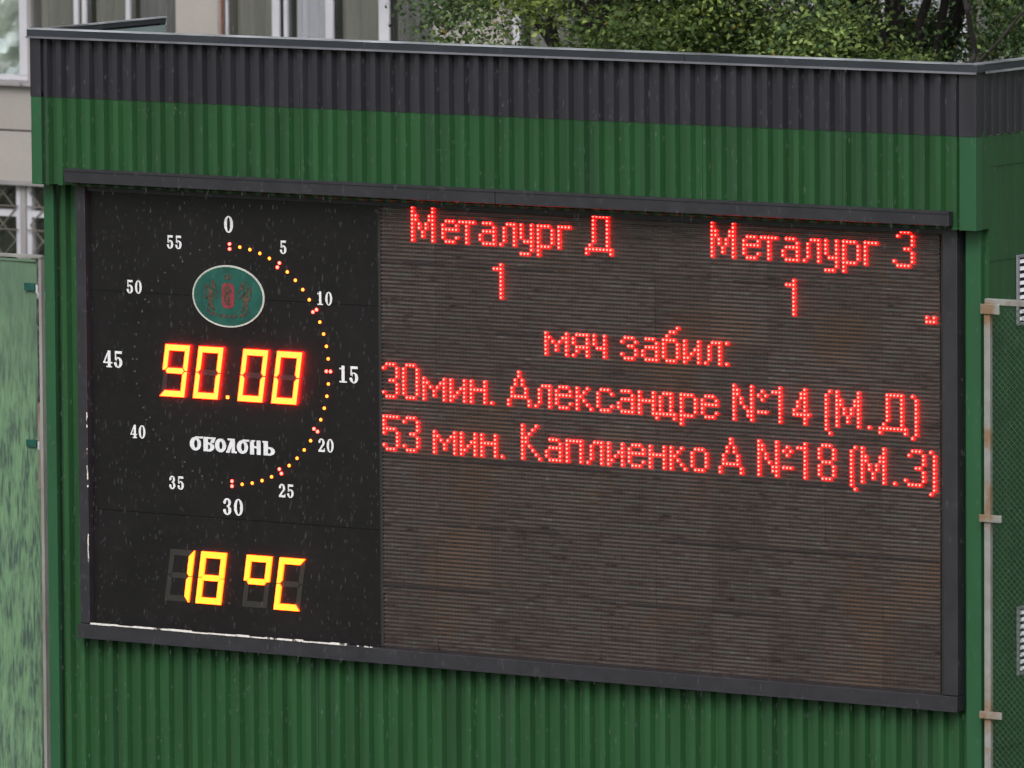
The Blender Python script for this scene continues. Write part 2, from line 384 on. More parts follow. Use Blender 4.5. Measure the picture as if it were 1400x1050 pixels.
P('roof', MB().box(BX0 + .03, SX - .03, -.080, 1.38, 1.90, 1.95), M['roof'])
P('parapet', MB().box(BX0 + .02, BX0 + .05, -.08, 1.32, 1.95, 2.118), M['inner'], label='pale grey inner face of the parapet')
P('parapet', MB().box(SX - .05, SX - .022, -.08, 1.38, 1.95, 2.118), M['inner'])
P('parapet', MB().box(BX0 + .06, SX - .06, -.074, -.060, 1.95, 2.118), M['inner'])
P('parapet_end_clip', MB().box(BX0 - .012, BX0 + .052, 1.321, 1.327, 2.118, 2.150), M['lip'])
# cap flashing, pieces about 2 m long
def cap_piece(a, b, run):
    c = MB(); l1 = MB(); l2 = MB()
    if run == 'front':
        c.box(a, b, -.150, -.045, 2.122, 2.171); l1.box(a, b, -.154, -.040, 2.171, 2.1755); l2.box(a, b, -.162, -.150, 2.114, 2.1265)
    elif run == 'left':
        c.box(BX0 - .015, BX0 + .055, a, b, 2.130, 2.166); l1.box(BX0 + .030, BX0 + .061, a, b, 2.166, 2.176); l2.box(BX0 - .022, BX0 - .014, a, b, 2.120, 2.134)
    else:
        c.box(SX - .055, SX + .022, a, b, 2.126, 2.171); l1.box(SX - .060, SX + .027, a, b, 2.171, 2.177); l2.box(SX + .022, SX + .036, a, b, 2.114, 2.1275)
    k = P('cap_flashing', c, M['cap'], label='dark metal flashing along the parapet'); bevel(k, .004)
    for q, mm, nm in ((l1, M['lip'], 'top_lip'), (l2, M['lip2'] if run != 'right' else M['lip'], 'drip_lip')):
        o = obj(nm, q, mm, k)
for a, b in ((-3.745, -1.03), (-1.027, 1.42), (1.423, 3.560)): cap_piece(a, b, 'front')
cap_piece(-.038, 1.32, 'left'); cap_piece(-.038, .72, 'right'); cap_piece(.723, 1.38, 'right')

# ---------------------------------------------------------------- display frame
fr = bpy.data.objects.new('scoreboard_frame', None); link(fr, bld, 'dark grey metal frame with protruding hood around the display')
for a, b in ((-3.430, -.004), (.0, 3.376)): bevel(P('hood', MB().box(a, b, -.180, -.124, 1.170, 1.262), M['bronze'], fr), .005)
P('hood_flange', MB().box(-3.432, 3.378, -.186, -.180, 1.248, 1.266), M['bronze'], fr)
P('hood_bracket', MB().box(-3.40, 3.34, -.124, -.03, 1.186, 1.196), M['gap'], fr)
P('hood_bracket', MB().box(-3.41, 3.37, -.03, .018, 1.120, 1.155), M['dark'], fr)
bevel(P('jamb', MB().box(-3.431, -3.355, -.052, .03, -1.768, 1.150), M['bronze'], fr))
j = MB(); j.box(3.258, 3.360, -.056, .03, -1.768, 1.152); bevel(P('jamb', j, M['bronze'], fr))
P('reveal', MB().box(3.216, 3.257, -.006, -.001, -1.768, 1.150), M['gap'], fr)
P('reveal', MB().box(-1.035, -1.0125, -.004, .0, -1.768, 1.150), M['gap'], fr)
r_ = MB(); r_.box(-3.444, 3.362, -.066, .03, -1.868, -1.772); bevel(P('bottom_rail', r_, M['bronze'], fr))
P('rail_lip', MB().box(-3.446, 3.364, -.072, -.066, -1.868, -1.858), M['dark'], fr)
P('top_dark_trim', MB().box(-3.36, 3.26, -.030, -.022, 1.108, 1.119), M['dark'], fr)  # dark strip across the top, just under the hood
# peeling sealant strips: ragged little lengths
def ragged(x0, x1, z, t, step, seed, dropout, vertical=False):
    r = random.Random(seed); mb = MB(); a = x0
    while a < x1:
        b = min(a + step * r.uniform(.4, 1.6), x1)
        if r.random() > dropout:
            z0 = z + r.uniform(-.0015, .0015); tt = t * r.uniform(.55, 1.1)
            if vertical: mb.box(z0, z0 + tt, -.054, -.050, a, b - .001)
            else: mb.box(a, b - .001, -.0705, -.0665, z0, z0 + tt)
        a = b
    return mb
P('sealant_strip', ragged(-3.335, -1.262, -1.7715, .013, .09, 3, .03), M['strip'], fr, 'worn white strip along the bottom left of the frame')
P('sealant_strip', ragged(-1.18, -1.06, -1.7705, .010, .02, 8, .35), M['strip'], fr, 'few white remnants of a strip at the foot of the frame')
for z0, z1, dr in ((-.478, -.36, .1), (-.86, -.60, .35), (-1.36, -1.17, .05)):
    P('sealant_strip', ragged(z0, z1, -3.362, .008, .03, int(z0 * 100) + 999, dr, True), M['strip'], fr, 'pale peeling bit of strip on the left edge of the frame')

# ---------------------------------------------------------------- clock board
cb = thing('clock_board', 'black match clock board with white minute numerals, red time digits and yellow temperature', 'clock', (-2.19, 0, -1.77))
for (z0, z1), jj in (((.452, 1.150), 0), ((-1.005, .449), .0015), ((-1.768, -1.008), .0005)):
    P('board_panel', MB().box(-3.353, -1.0355, -.003 + jj, .012, z0, z1), M['board'], cb)
YF = -.0055
CX, CZ = -2.2147, .0068
# minute lamps: a ring of 60, those from 0 to 30 lit, every fifth a red pair
def lens(rad=.0105, h=.007, n=10):
    mb = MB(); vs = []; fs = []
    for k, (rr, yy) in enumerate(((rad, 0), (rad * .95, -h * .55), (rad * .55, -h))):
        for i in range(n):
            t = 2 * math.pi * i / n; vs.append((rr * math.cos(t), yy, rr * math.sin(t)))
    for k in range(2):
        for i in range(n): fs.append((k * n + i, k * n + (i + 1) % n, (k + 1) * n + (i + 1) % n, (k + 1) * n + i))
    fs.append(tuple(2 * n + i for i in range(n)))
    return mb.add(vs, fs)
lens_mb = lens(); lens_y = lens_mb.mesh('minute_lamp', M['minute_yellow']); lens_r = lens_mb.mesh('minute_lamp', M['red_led']); lens_o = lens(.008, .003).mesh('minute_lamp', M['offdot'])
for mnt in range(60):
    t = math.radians(6 * mnt); lit = mnt <= 30
    rs = (.764, .797) if mnt % 5 == 0 else (.784,)
    for rr in rs:
        me = (lens_r if mnt % 5 == 0 else lens_y) if lit else lens_o
        obj('minute_lamp', me, None, cb, loc=Vector((CX + rr * math.sin(t), YF + .0015, CZ + rr * math.cos(t))) - cb.location)

# glyphs rasterised from simple shape tests: unit box, merged into thin raised runs
def ell(x, y, cx, cy, rx, ry): return ((x - cx) / rx) ** 2 + ((y - cy) / ry) ** 2 <= 1
def ring(x, y, cx, cy, rx, ry, ix, iy, ox=0): return ell(x, y, cx, cy, rx, ry) and not ell(x, y, cx + ox, cy, ix, iy)
def rc(x, y, a, b, c, d): return a <= x <= c and b <= y <= d
def diag(x, y, xa, ya, xb, yb, hw):
    if not (min(ya, yb) <= y <= max(ya, yb)): return False
    return abs(x - (xa + (xb - xa) * (y - ya) / (yb - ya))) <= hw
NUM = {
 '0': lambda x, y: ring(x, y, .5, .5, .46, .5, .18, .43),
 '1': lambda x, y: rc(x, y, .36, 0, .66, 1) or rc(x, y, .14, 0, .88, .08) or (rc(x, y, .14, .78, .4, .88)),
 '2': lambda x, y: (ring(x, y, .48, .70, .42, .30, .14, .22) and (y > .68 or x > .5)) or diag(x, y, .78, .62, .2, .12, .13) or rc(x, y, .06, 0, .92, .15) or ell(x, y, .2, .74, .14, .08) or rc(x, y, .82, .1, .92, .28),
 '3': lambda x, y: (ring(x, y, .46, .745, .38, .255, .12, .18) and (x > .42 or y > .74)) or (ring(x, y, .46, .28, .42, .28, .13, .21) and (x > .42 or y < .28)) or ell(x, y, .2, .74, .14, .08) or ell(x, y, .18, .26, .15, .09),
 '4': lambda x, y: rc(x, y, .50, 0, .80, 1) or diag(x, y, .62, 1, .08, .26, .07) or rc(x, y, .03, .24, .98, .33) or rc(x, y, .36, 0, .94, .07),
 '5': lambda x, y: (ring(x, y, .46, .32, .44, .32, .15, .25) and (x > .30 or y < .3)) or rc(x, y, .14, .84, .86, 1) or rc(x, y, .14, .45, .26, 1) or ell(x, y, .18, .24, .14, .09),
}
LET = {
 'О': lambda x, y: ring(x, y, .5, .47, .5, .47, .15, .29, .04) or (rc(x, y, .5, .88, 1.25, 1.0)),
 'о': lambda x, y: ring(x, y, .5, .48, .52, .48, .15, .27, .03),
 'Б': lambda x, y: rc(x, y, .04, 0, .42, 1) or rc(x, y, .04, .86, .98, 1) or (x > .62 and y > .62 and diag(x, y, .95, 1, .78, .62, .16)) or (ring(x, y, .42, .31, .56, .32, .20, .19) and x > .3),
 'Л': lambda x, y: rc(x, y, .52, .04, .86, 1) or diag(x, y, .62, .95, .16, .05, .17) or rc(x, y, .12, .87, .86, 1) or rc(x, y, -.05, 0, .32, .13) or rc(x, y, .5, 0, 1.05, .12),
 'Н': lambda x, y: rc(x, y, .06, 0, .40, 1) or rc(x, y, .64, 0, .98, 1) or rc(x, y, .3, .44, .8, .58) or rc(x, y, .0, .9, .5, 1),
 'Ь': lambda x, y: rc(x, y, .06, 0, .42, 1) or (ring(x, y, .5, .30, .50, .30, .16, .17) and x > .3) or rc(x, y, -.04, .88, .4, 1),
}
def glyph(fn, w_, h_, cell=.0024, xr=(-.1, 1.3)):
    mb = MB(); nz = int(round(h_ / cell)); cx_ = cell * .6
    for iz in range(nz):
        yv = (iz + .5) / nz; run = None; i0 = int(xr[0] * w_ / cx_); i1 = int(xr[1] * w_ / cx_)
        for ix in range(i0, i1 + 1):
            on = ix < i1 and fn(ix * cx_ / w_, yv)
            if on and run is None: run = ix
            if not on and run is not None:
                mb.box(run * cx_, ix * cx_, -.002, 0, iz * h_ / nz, (iz + 1) * h_ / nz); run = None
    return mb
gcache = {}
def put_glyph(nm, fn, key, w_, h_, x, z, mt, parent, yy=YF + .002):
    k = (key, round(w_, 4), round(h_, 4))
    if k not in gcache: gcache[k] = glyph(fn, w_, h_).mesh(nm, mt)
    return obj(nm, gcache[k], None, parent, loc=Vector((x, yy, z)) - parent.location)
numerals = {'0': (-2.222, .932, 1), '5': (-1.784, .801, 0), '10': (-1.461, .482, 0), '15': (-1.275, -.005, 1), '20': (-1.460, -.479, 0), '25': (-1.779, -.795, 0),
            '30': (-2.209, -.927, 1), '35': (-2.664, -.794, 0), '40': (-2.976, -.473, 0), '45': (-3.173, -.002, 1), '50': (-2.993, .486, 0), '55': (-2.661, .796, 0)}
for s_, (x, z, big) in numerals.items():
    hh = .110 if big else .088; ww = .078 if big else .058; adv = ww + (.010 if big else .010)
    tot = adv * len(s_) - (adv - ww)
    for i, ch in enumerate(s_):
        put_glyph('numeral', NUM[ch], ch, ww, hh, x - tot / 2 + i * adv, z - hh / 2, M['white'], cb)
# brand lettering
for ch, a, b in (('О', 95, 250), ('Б', 278, 438), ('о', 445, 592), ('Л', 600, 735), ('О', 742, 895), ('Н', 915, 1070), ('Ь', 1100, 1262)):
    k = .000588
    put_glyph('brand_letter', LET[ch], 'L' + ch, (b - a) * k, .094, -2.554 + (a - 95) * k, -.571, M['logo_white'], cb)

# seven segment digits; polygon per segment in a slanted cell
SW, SH, SL = .200, .345, .053
def seg_polys(tv=.036, th=.040, gap=.0, w_=SW, h_=SH):
    q = gap; c = .5 * h_
    def sk(p): return [(x + SL * (z / h_ - 1), z) for x, z in p]
    a = [(q, h_), (w_ - q, h_), (w_ - tv, h_ - th), (tv, h_ - th)]
    b = [(w_, h_ - q), (w_, c + .003), (w_ - tv * .55, c + .003), (w_ - tv, c + .022), (w_ - tv, h_ - th - q)]
    c_ = [(w_, q), (w_ - tv, th + q), (w_ - tv, c - .022), (w_ - tv * .55, c - .003), (w_, c - .003)]
    d = [(q, 0), (tv, th), (w_ - tv, th), (w_ - q, 0)]
    e = [(0, q), (0, c - .003), (tv * .55, c - .003), (tv, c - .022), (tv, th + q)]
    f_ = [(0, h_ - q), (tv, h_ - th - q), (tv, c + .022), (tv * .55, c + .003), (0, c + .003)]
    g_ = [(tv * .72, c), (tv + .004, c + th * .46), (w_ - tv - .004, c + th * .46), (w_ - tv * .72, c), (w_ - tv - .004, c - th * .46), (tv + .004, c - th * .46)]
    out = {}
    for k, p in zip('abcdefg', (a, b, c_, d, e, f_, g_)):
        p = sk(p)
        area = sum(p[i][0] * p[(i + 1) % len(p)][1] - p[(i + 1) % len(p)][0] * p[i][1] for i in range(len(p)))
        out[k] = p if area > 0 else p[::-1]
    return out
SEG = seg_polys()
smesh = {}
def digit(x, z, lit, on, side, off, name):
    e = bpy.data.objects.new(name, None); e.location = Vector((x, YF + .002, z)) - cb.location; e.empty_display_size = .05; link(e, cb)
    for s_, poly in SEG.items():
        is_on = s_ in lit; key = (s_, is_on, name)
        if key not in smesh:
            mb = MB()
            if is_on:
                n_ = len(poly); cx_ = sum(p[0] for p in poly) / n_; cz_ = sum(p[1] for p in poly) / n_
                # lens: coloured glowing skirt stands in for the halo, bright face slightly inset
                ins = []
                for i in range(n_):
                    p0 = Vector(poly[i - 1]); p1 = Vector(poly[i]); p2 = Vector(poly[(i + 1) % n_])
                    n1 = Vector((-(p1 - p0).y, (p1 - p0).x)).normalized(); n2 = Vector((-(p2 - p1).y, (p2 - p1).x)).normalized()
                    bi = (n1 + n2); bi = bi / max(.35, bi.length_squared / 2 if bi.length_squared > .5 else .5)
                    ins.append((p1.x + bi.x * .0006, p1.y + bi.y * .0006))
                vs = [(x_, 0, z_) for x_, z_ in poly] + [(x_, -.014, z_) for x_, z_ in poly] + [(x_, -.0145, z_) for x_, z_ in ins]
                mb.add(vs, [(i, (i + 1) % n_, n_ + (i + 1) % n_, n_ + i) for i in range(n_)] + [(n_ + i, n_ + (i + 1) % n_, 2 * n_ + (i + 1) % n_, 2 * n_ + i) for i in range(n_)], 1)
                mb.add([vs[2 * n_ + i] for i in range(n_)], [tuple(range(n_))], 0)
                smesh[key] = mb.mesh('segment', [on, side])
            else:
                mb.prism(poly, -.0012, .002); smesh[key] = mb.mesh('segment', off)
        obj('segment', smesh[key], None, e)
    return e
for x, l in ((-2.7385, 'abcdfg'), (-2.4685, 'abcdef'), (-2.1085, 'abcdef'), (-1.8375, 'abcdef')):
    digit(x + .006, -.2235, l, M['amber'], M['amber_halo'], M['off1'], 'time_digit')
for x, l in ((-2.7245, 'bc'), (-2.4655, 'abcdefg'), (-2.0985, 'abfg'), (-1.8345, 'adef')):
    digit(x + .006, -1.580, l, M['yellow'], M['yellow_halo'], M['off2'], 'temperature_digit')
pm = MB(); pm.box(-.010, .010, -.006, 0, -.010, .010)
obj('decimal_point', pm, M['minute_yellow'], cb, loc=Vector((-2.2415, YF + .001, -.205)) - cb.location)
for x, z in ((-2.236, -.043), (-2.236, -1.412), (-2.2455, -1.566)):
    pm = MB(); pm.box(-.008, .008, -.0015, 0, -.008, .008); obj('decimal_point', pm, M['offdot'], cb, loc=Vector((x, YF + .002, z)) - cb.location)

# oval-looking round emblem
def disc(rx, rz, y0, y1, n=64, cx=0, cz=0): return MB().prism([(cx + rx * math.cos(2 * math.pi * i / n), cz + rz * math.sin(2 * math.pi * i / n)) for i in range(n)], y0, y1)
ec = Vector((-2.2275, YF + .002, .4595))
rim = obj('emblem', disc(.290, .2045, -.004, 0), M['emb_rim'], cb, 'green oval badge with pale rim and red shield', loc=ec - cb.location)
obj('emblem_field', disc(.277, .193, -.006, -.0045), M['emb_green'], rim)
def stamp(fn, w_, h_, x, z, mt, nm, y0=-.0085, cell=.003):
    mb = MB(); nx = int(w_ / cell); nz = int(h_ / cell)
    for iz in range(nz):
        run = None
        for ix in range(nx + 1):
            on = ix < nx and fn((ix + .5) / nx, (iz + .5) / nz)
            if on and run is None: run = ix
            if not on and run is not None: mb.box(x - w_ / 2 + run * cell, x - w_ / 2 + ix * cell, y0, -.006, z - h_ / 2 + iz * cell, z - h_ / 2 + (iz + 1) * cell); run = None
    return obj(nm, mb, mt, rim)
stamp(lambda x, y: abs(x - .5) < .5 and ((y - .5) / .5) ** 4 + ((x - .5) / .5) ** 4 < 1, .102, .165, .0, .004, M['emb_red'], 'shield')
stamp(lambda x, y: ring(x, y, .5, .72, .30, .16, .12, .07) or ring(x, y, .45, .38, .26, .17, .10, .07) or rc(x, y, .42, .45, .58, .62) or rc(x, y, .3, .15, .7, .2), .102, .165, .0, .004, M['emb_dark'], 'shield_charge', y0=-.0105, cell=.0025)
for sx in (-1, 1):      # rampant supporters: body, head, legs, tail as curved blobs
    def sup(x, y, sx=sx):
        x = x if sx < 0 else 1 - x
        return ell(x, y, .45, .45, .15, .26) or ell(x, y, .62, .84, .14, .10) or diag(x, y, .62, .80, .92, .60, .05) or diag(x, y, .55, .62, .86, .44, .05) \
            or diag(x, y, .42, .32, .66, .02, .07) or diag(x, y, .38, .30, .26, .0, .07) or ring(x, y, .20, .62, .18, .24, .10, .16) or rc(x, y, .5, .9, .58, 1)
    stamp(sup, .125, .205, sx * .132, .0, M['emb_dark'], 'supporter')
stamp(lambda x, y: rc(x, y, .1, 0, .9, .35) or diag(x, y, .2, .35, .05, 1, .07) or diag(x, y, .5, .35, .5, 1, .09) or diag(x, y, .8, .35, .95, 1, .07), .060, .036, 0, .130, M['emb_dark'], 'crown')
stamp(lambda x, y: abs(y - (.28 + .9 * (x - .5) ** 2 * 1.6)) < .16 and (int(x * 15) % 4 != 3), .30, .055, 0, -.118, M['emb_dark'], 'ribbon')

# ---------------------------------------------------------------- LED matrix display
PX, PZ = .02634, .026285
X0, Z0 = -.9983, 1.1588
led = thing('led_display', 'large dot matrix display board showing red Cyrillic match text beside the clock', 'led screen', (1.10, 0, -1.78))
def module_mesh():
    mb = MB(); wdt = 16 * PX; hgt = 16 * PZ
    mb.box(.0006, wdt - .0006, .004, .014, -hgt + .0006, -.0006, 1)
    for r in range(16):
        zt = -r * PZ - .0008
        # fin: flat blade with a sloping top edge above each row of lamps
        mb.add([(.0006, -.006, zt - .0115), (wdt - .0006, -.006, zt - .0115), (wdt - .0006, -.0075, zt - .002), (.0006, -.0075, zt - .002), (.0006, .004, zt + .0005), (wdt - .0006, .004, zt + .0005),
                (.0006, .004, zt - .0115), (wdt - .0006, .004, zt - .0115)], [(0, 1, 2, 3), (3, 2, 5, 4), (6, 7, 1, 0), (0, 3, 4, 6), (1, 7, 5, 2)], 0)
        zc = zt - .0188
        for c in range(16):
            xc = (c + .5) * PX; rr = .0062; vs = [(xc + rr * math.cos(k * math.pi / 3), .004, zc + rr * math.sin(k * math.pi / 3)) for k in range(6)] + [(xc, .001, zc)]
            mb.add(vs, [(k, (k + 1) % 6, 6) for k in range(6)], 2)
    return mb.mesh('led_module', [M['fin'], M['led_back'], M['led_off']])
mod = module_mesh()
for i in range(10):
    for j_ in range(7):
        obj('led_module', mod, None, led, loc=Vector((X0 - PX / 2 + i * 16 * PX + rnd.uniform(-.0004, .0004), rnd.uniform(-.0008, .0008), Z0 + PZ / 2 - j_ * 16 * PZ)) - led.location).rotation_euler = (rnd.uniform(-.006, .006), 0, rnd.uniform(-.004, .004))
for j_, spans in ((1, [(0, 3.2), (6.4, 8.0)]), (2, [(2.1, 4.4)]), (3, [(5.0, 10)]), (4, [(0, 4.2), (6.1, 9.0)]), (5, [(1.2, 3.3), (5.1, 10)]), (6, [(0, 2.0), (4.0, 7.2)])):
    for a, b in spans:      # dark strips marking joints where module rows do not quite meet
        xa = X0 - PX / 2 + a * 16 * PX; xb = X0 - PX / 2 + b * 16 * PX; zz = Z0 + PZ / 2 - j_ * 16 * PZ
        sm_ = MB(); st_ = xa
        while st_ < xb:
            e_ = min(xb, st_ + rnd.uniform(.08, .4)); sm_.box(st_, e_ - .004, -.0088, -.0080, zz - .0125, zz - .0125 + rnd.uniform(.009, .013)); st_ = e_ + (rnd.uniform(.02, .1) if rnd.random() < .3 else 0)
        obj('row_joint', sm_, M['off1'], led, loc=-led.location)['kind'] = 'stuff'
FONT = {
'М': ['X.....X','X.....X','XX...XX','XX...XX','X.X.X.X','X.X.X.X','X..X..X','X..X..X','X.....X'],
'Д': ['..XXXXX.','..X...X.','..X...X.','..X...X.','..X...X.','..X...X.','..X...X.','.X....X.','XXXXXXXX','X......X'],
'З': ['..XXX.','.X...X','.....X','.....X','...XX.','.....X','.....X','X....X','.XXXX.'],
'А': ['...X...','...X...','..X.X..','..X.X..','.X...X.','.X...X.','.XXXXX.','X.....X','X.....X'],
'К': ['X...X.','X..X..','X.X...','XX....','XX....','X.X...','X..X..','X...X.','X....X'],
'№': ['X....X....','XX...X..X.','XX...X.X.X','X.X..X..X.','X.X..X....','X..X.X....','X...XX.XXX','X...XX....','X....X....'],
'(': ['.X'] + ['X.'] * 9 + ['.X'], ')': ['X.'] + ['.X'] * 9 + ['X.'],
'0': ['.XXX.'] + ['X...X'] * 7 + ['.XXX.'], '1': ['..X', 'XXX'] + ['..X'] * 7,
'3': ['.XXX.','X...X','....X','....X','..XX.','....X','....X','X...X','.XXX.'],
'4': ['...X.','..XX.','..XX.','.X.X.','.X.X.','X..X.','XXXXX','...X.','...X.'],
'5': ['XXXXX','X....','X....','XXXX.','X...X','....X','....X','X...X','.XXX.'],
'8': ['.XXX.','X...X','X...X','X...X','.XXX.','X...X','X...X','X...X','.XXX.'],
'#': ['', '', '', '', '', '', '', 'X.X', 'XXX'],
}
LOW = {
'е': ['.XXX.','X...X','XXXXX','X....','X...X','.XXX.'], 'т': ['XXXXX','..X..','..X..','..X..','..X..','..X..'],
'а': ['.XXX.','....X','.XXXX','X...X','X...X','.XXXX'], 'л': ['..XXX','.X..X','.X..X','.X..X','.X..X','X...X'],
'у': ['X..X','X..X','X..X','X..X','.XXX','...X','...X','XXX.'], 'р': ['XXXX.','X...X','X...X','X...X','X...X','XXXX.','X....','X....'],
'г': ['XXXX','X...','X...','X...','X...','X...'], 'м': ['X.....X','XX...XX','X.X.X.X','X..X..X','X..X..X','X.....X'],
'и': ['X...X','X...X','X..XX','X.X.X','XX..X','X...X'], 'н': ['X...X','X...X','XXXXX','X...X','X...X','X...X'],
'к': ['X..X.','X.X..','XX...','X.X..','X..X.','X...X'], 'с': ['.XXX.','X...X','X....','X....','X...X','.XXX.'],
'д': ['..XXX.','.X..X.','.X..X.','.X..X.','.X..X.','XXXXXX','X....X'], 'п': ['XXXXX'] + ['X...X'] * 5,
'о': ['.XXX.'] + ['X...X'] * 4 + ['.XXX.'], 'я': ['.XXXX','X...X','X...X','.XXXX','.X..X','X...X'],
'ч': ['X..X','X..X','X..X','.XXX','...X','...X'], 'з': ['.XXX.','X...X','..XX.','....X','X...X','.XXX.'],
'.': ['', '', '', '', '', 'X'], ':': ['X', '', '', '', '', 'X'],
}
FONT_B = (['....X','..XX.','.X...','XXXX.','X...X','X...X','X...X','X...X','.XXX.'], -3)
TEXT = [  # (row of the capitals' top, [(character, column)])
 (2, list(zip('МеталургД', (9, 18, 23, 29, 35, 41, 46, 52, 60)))),
 (2, list(zip('МеталургЗ', (96, 105, 110, 116, 122, 128, 133, 139, 147)))),
 (15, [('1', 33)]), (15, [('1', 117)]), (15, [('#', 156)]),
 (28, list(zip('мячзабил:', (48, 56, 62, 70, 76, 82, 88, 94, 100)))),
 (41, list(zip('30мин.Александре№14(М.Д)', (0, 6, 12, 20, 26, 32, 37, 45, 51, 57, 63, 69, 75, 80, 87, 93, 102, 113, 119, 128, 131, 140, 143, 152)))),
 (54, list(zip('53мин.КаплиенкоА№18(М.З)', (0, 6, 15, 23, 29, 35, 41, 48, 54, 60, 66, 72, 78, 84, 90, 98, 109, 120, 126, 135, 138, 147, 150, 157)))),
]
def add_led(mb, x, z):
    n_ = 8; ra, rb = .0092, .0066
    vs = []
    for rr, yy in ((ra, .002), (ra * .96, -.0150), (rb, -.0165)):
        vs += [(x + rr * math.cos(2 * math.pi * (k + .5) / n_), yy, z + rr * math.sin(2 * math.pi * (k + .5) / n_)) for k in range(n_)]
    mb.add(vs, [(k, (k + 1) % n_, n_ + (k + 1) % n_, n_ + k) for k in range(n_)], 1)
    mb.add(vs[n_:], [(k, (k + 1) % n_, n_ + (k + 1) % n_, n_ + k) for k in range(n_)], 1); mb.add(vs[2 * n_:], [tuple(range(n_))], 0)
lcache = {}
for row, chars in TEXT:
    for ch, col in chars:
        rows, r0 = (FONT_B if ch == 'б' else (FONT[ch], 0) if ch in FONT else (LOW[ch], 3))
        if ch == 'б': r0 = 0
        if ch not in lcache:
            mb = MB()
            for r, line in enumerate(rows):
                for c, q in enumerate(line):
                    if q == 'X': add_led(mb, c * PX + .005, -(r + r0) * PZ)
            lcache[ch] = mb.mesh('lit_character', [M['red_led'], M['red_halo']])
        lo_ = obj('lit_character', lcache[ch], None, led, loc=Vector((X0 + col * PX, 0, Z0 - row * PZ)) - led.location)
        if ch in '№:#': lo_['kind'] = 'stuff'      # small dots that belong to one printed sign

# ---------------------------------------------------------------- vents on the side wall
def vent(z0, z1, label):
    t = thing('wall_vent', label, 'vent', (SX, .36, z0), 'louvred vents on the side wall')
    y0, y1 = .362, .80; fw = .018
    f = MB(); f.box(0, .016, 0, y1 - y0, 0, fw); f.box(0, .016, 0, y1 - y0, z1 - z0 - fw, z1 - z0)
    f.box(0, .016, 0, .022, fw, z1 - z0 - fw); f.box(0, .016, y1 - y0 - .022, y1 - y0, fw, z1 - z0 - fw)
    bevel(obj('frame', f, M['vent'], t, loc=(.002, 0, 0)), .002)
    obj('backing', MB().box(0, .003, .022, y1 - y0 - .022, fw, z1 - z0 - fw), M['gap'], t, loc=(.002, 0, 0))
    n_ = 9; st = (z1 - z0 - 2 * fw) / n_
    b = MB(); b.add([(.013, .023, 0), (.013, y1 - y0 - .023, 0), (.004, y1 - y0 - .023, .022), (.004, .023, .022), (.010, .023, -.002), (.010, y1 - y0 - .023, -.002)], [(0, 1, 2, 3), (4, 5, 1, 0)])
    bm_ = b.mesh('louvre', M['louvre'])
    for k in range(n_): obj('louvre', bm_, None, t, loc=(.004, 0, fw + st * (k + .25)))
vent(.519, .958, 'grey framed wall vent with white louvres behind the top bar of the gate')
vent(-1.675, -1.242, 'lower grey framed louvred wall vent between the two rusty gate hinges')

# ---------------------------------------------------------------- gate beside the building
gt = thing('mesh_gate', 'grey tubular gate with fine mesh standing at the right corner of the green building', 'gate', (3.565, -.03, G))
def GP(n_, mb, mt, label=None):
    o = obj(n_, mb, mt, gt, label); o.location = -gt.location; return o
bevel(GP('gate_post', MB().box(3.546, 3.590, -.045, -.010, G, .662), M['galv']))
bevel(GP('gate_post', MB().box(5.30, 5.344, -.045, -.010, G, .682), M['galv']))
bevel(GP('top_bar', MB().box(3.552, 5.344, -.047, -.008, .684, .722), M['galv']))
bevel(GP('corner_plate', MB().box(3.528, 3.664, -.058, -.048, .628, .690), M['galv']))
for zz, lb in ((-.636, 'upper rusty hinge strap'), (-1.864, 'lower rusty hinge strap'), (-3.09, None)):
    bevel(GP('hinge', MB().box(3.518, 3.678, -.060, -.046, zz - .030, zz + .016), M['galv'], lb))
mm = MB(); zt, zb, xa, xb = .680, G + .1, 3.592, 5.298; p_ = .042; tw = .0012
for sgn in (1, -1):
    c = -(zt - zb)
    while c < xb - xa:
        # wire x = xa + c + s (s from 0 to height), clipped
        s0 = max(0, -c); s1 = min(zt - zb, xb - xa - c)
        if s1 > s0:
            a = (xa + c + s0, zb + s0 if sgn > 0 else zt - s0); b = (xa + c + s1, zb + s1 if sgn > 0 else zt - s1)
            dx, dz = (b[0] - a[0]), (b[1] - a[1]); L = math.hypot(dx, dz); nx, nz_ = -dz / L * tw, dx / L * tw
            yy = -.028 + sgn * .002
            mm.add([(a[0] - nx, yy, a[1] - nz_), (b[0] - nx, yy, b[1] - nz_), (b[0] + nx, yy, b[1] + nz_), (a[0] + nx, yy, a[1] + nz_),
                    (a[0] - nx, yy + .003, a[1] - nz_), (b[0] - nx, yy + .003, b[1] - nz_), (b[0] + nx, yy + .003, b[1] + nz_), (a[0] + nx, yy + .003, a[1] + nz_)],
                   [(0, 1, 2, 3), (0, 4, 5, 1), (3, 2, 6, 7), (7, 6, 5, 4)])
        c += p_
GP('wire_mesh', mm, M['mesh'])['kind'] = 'stuff'

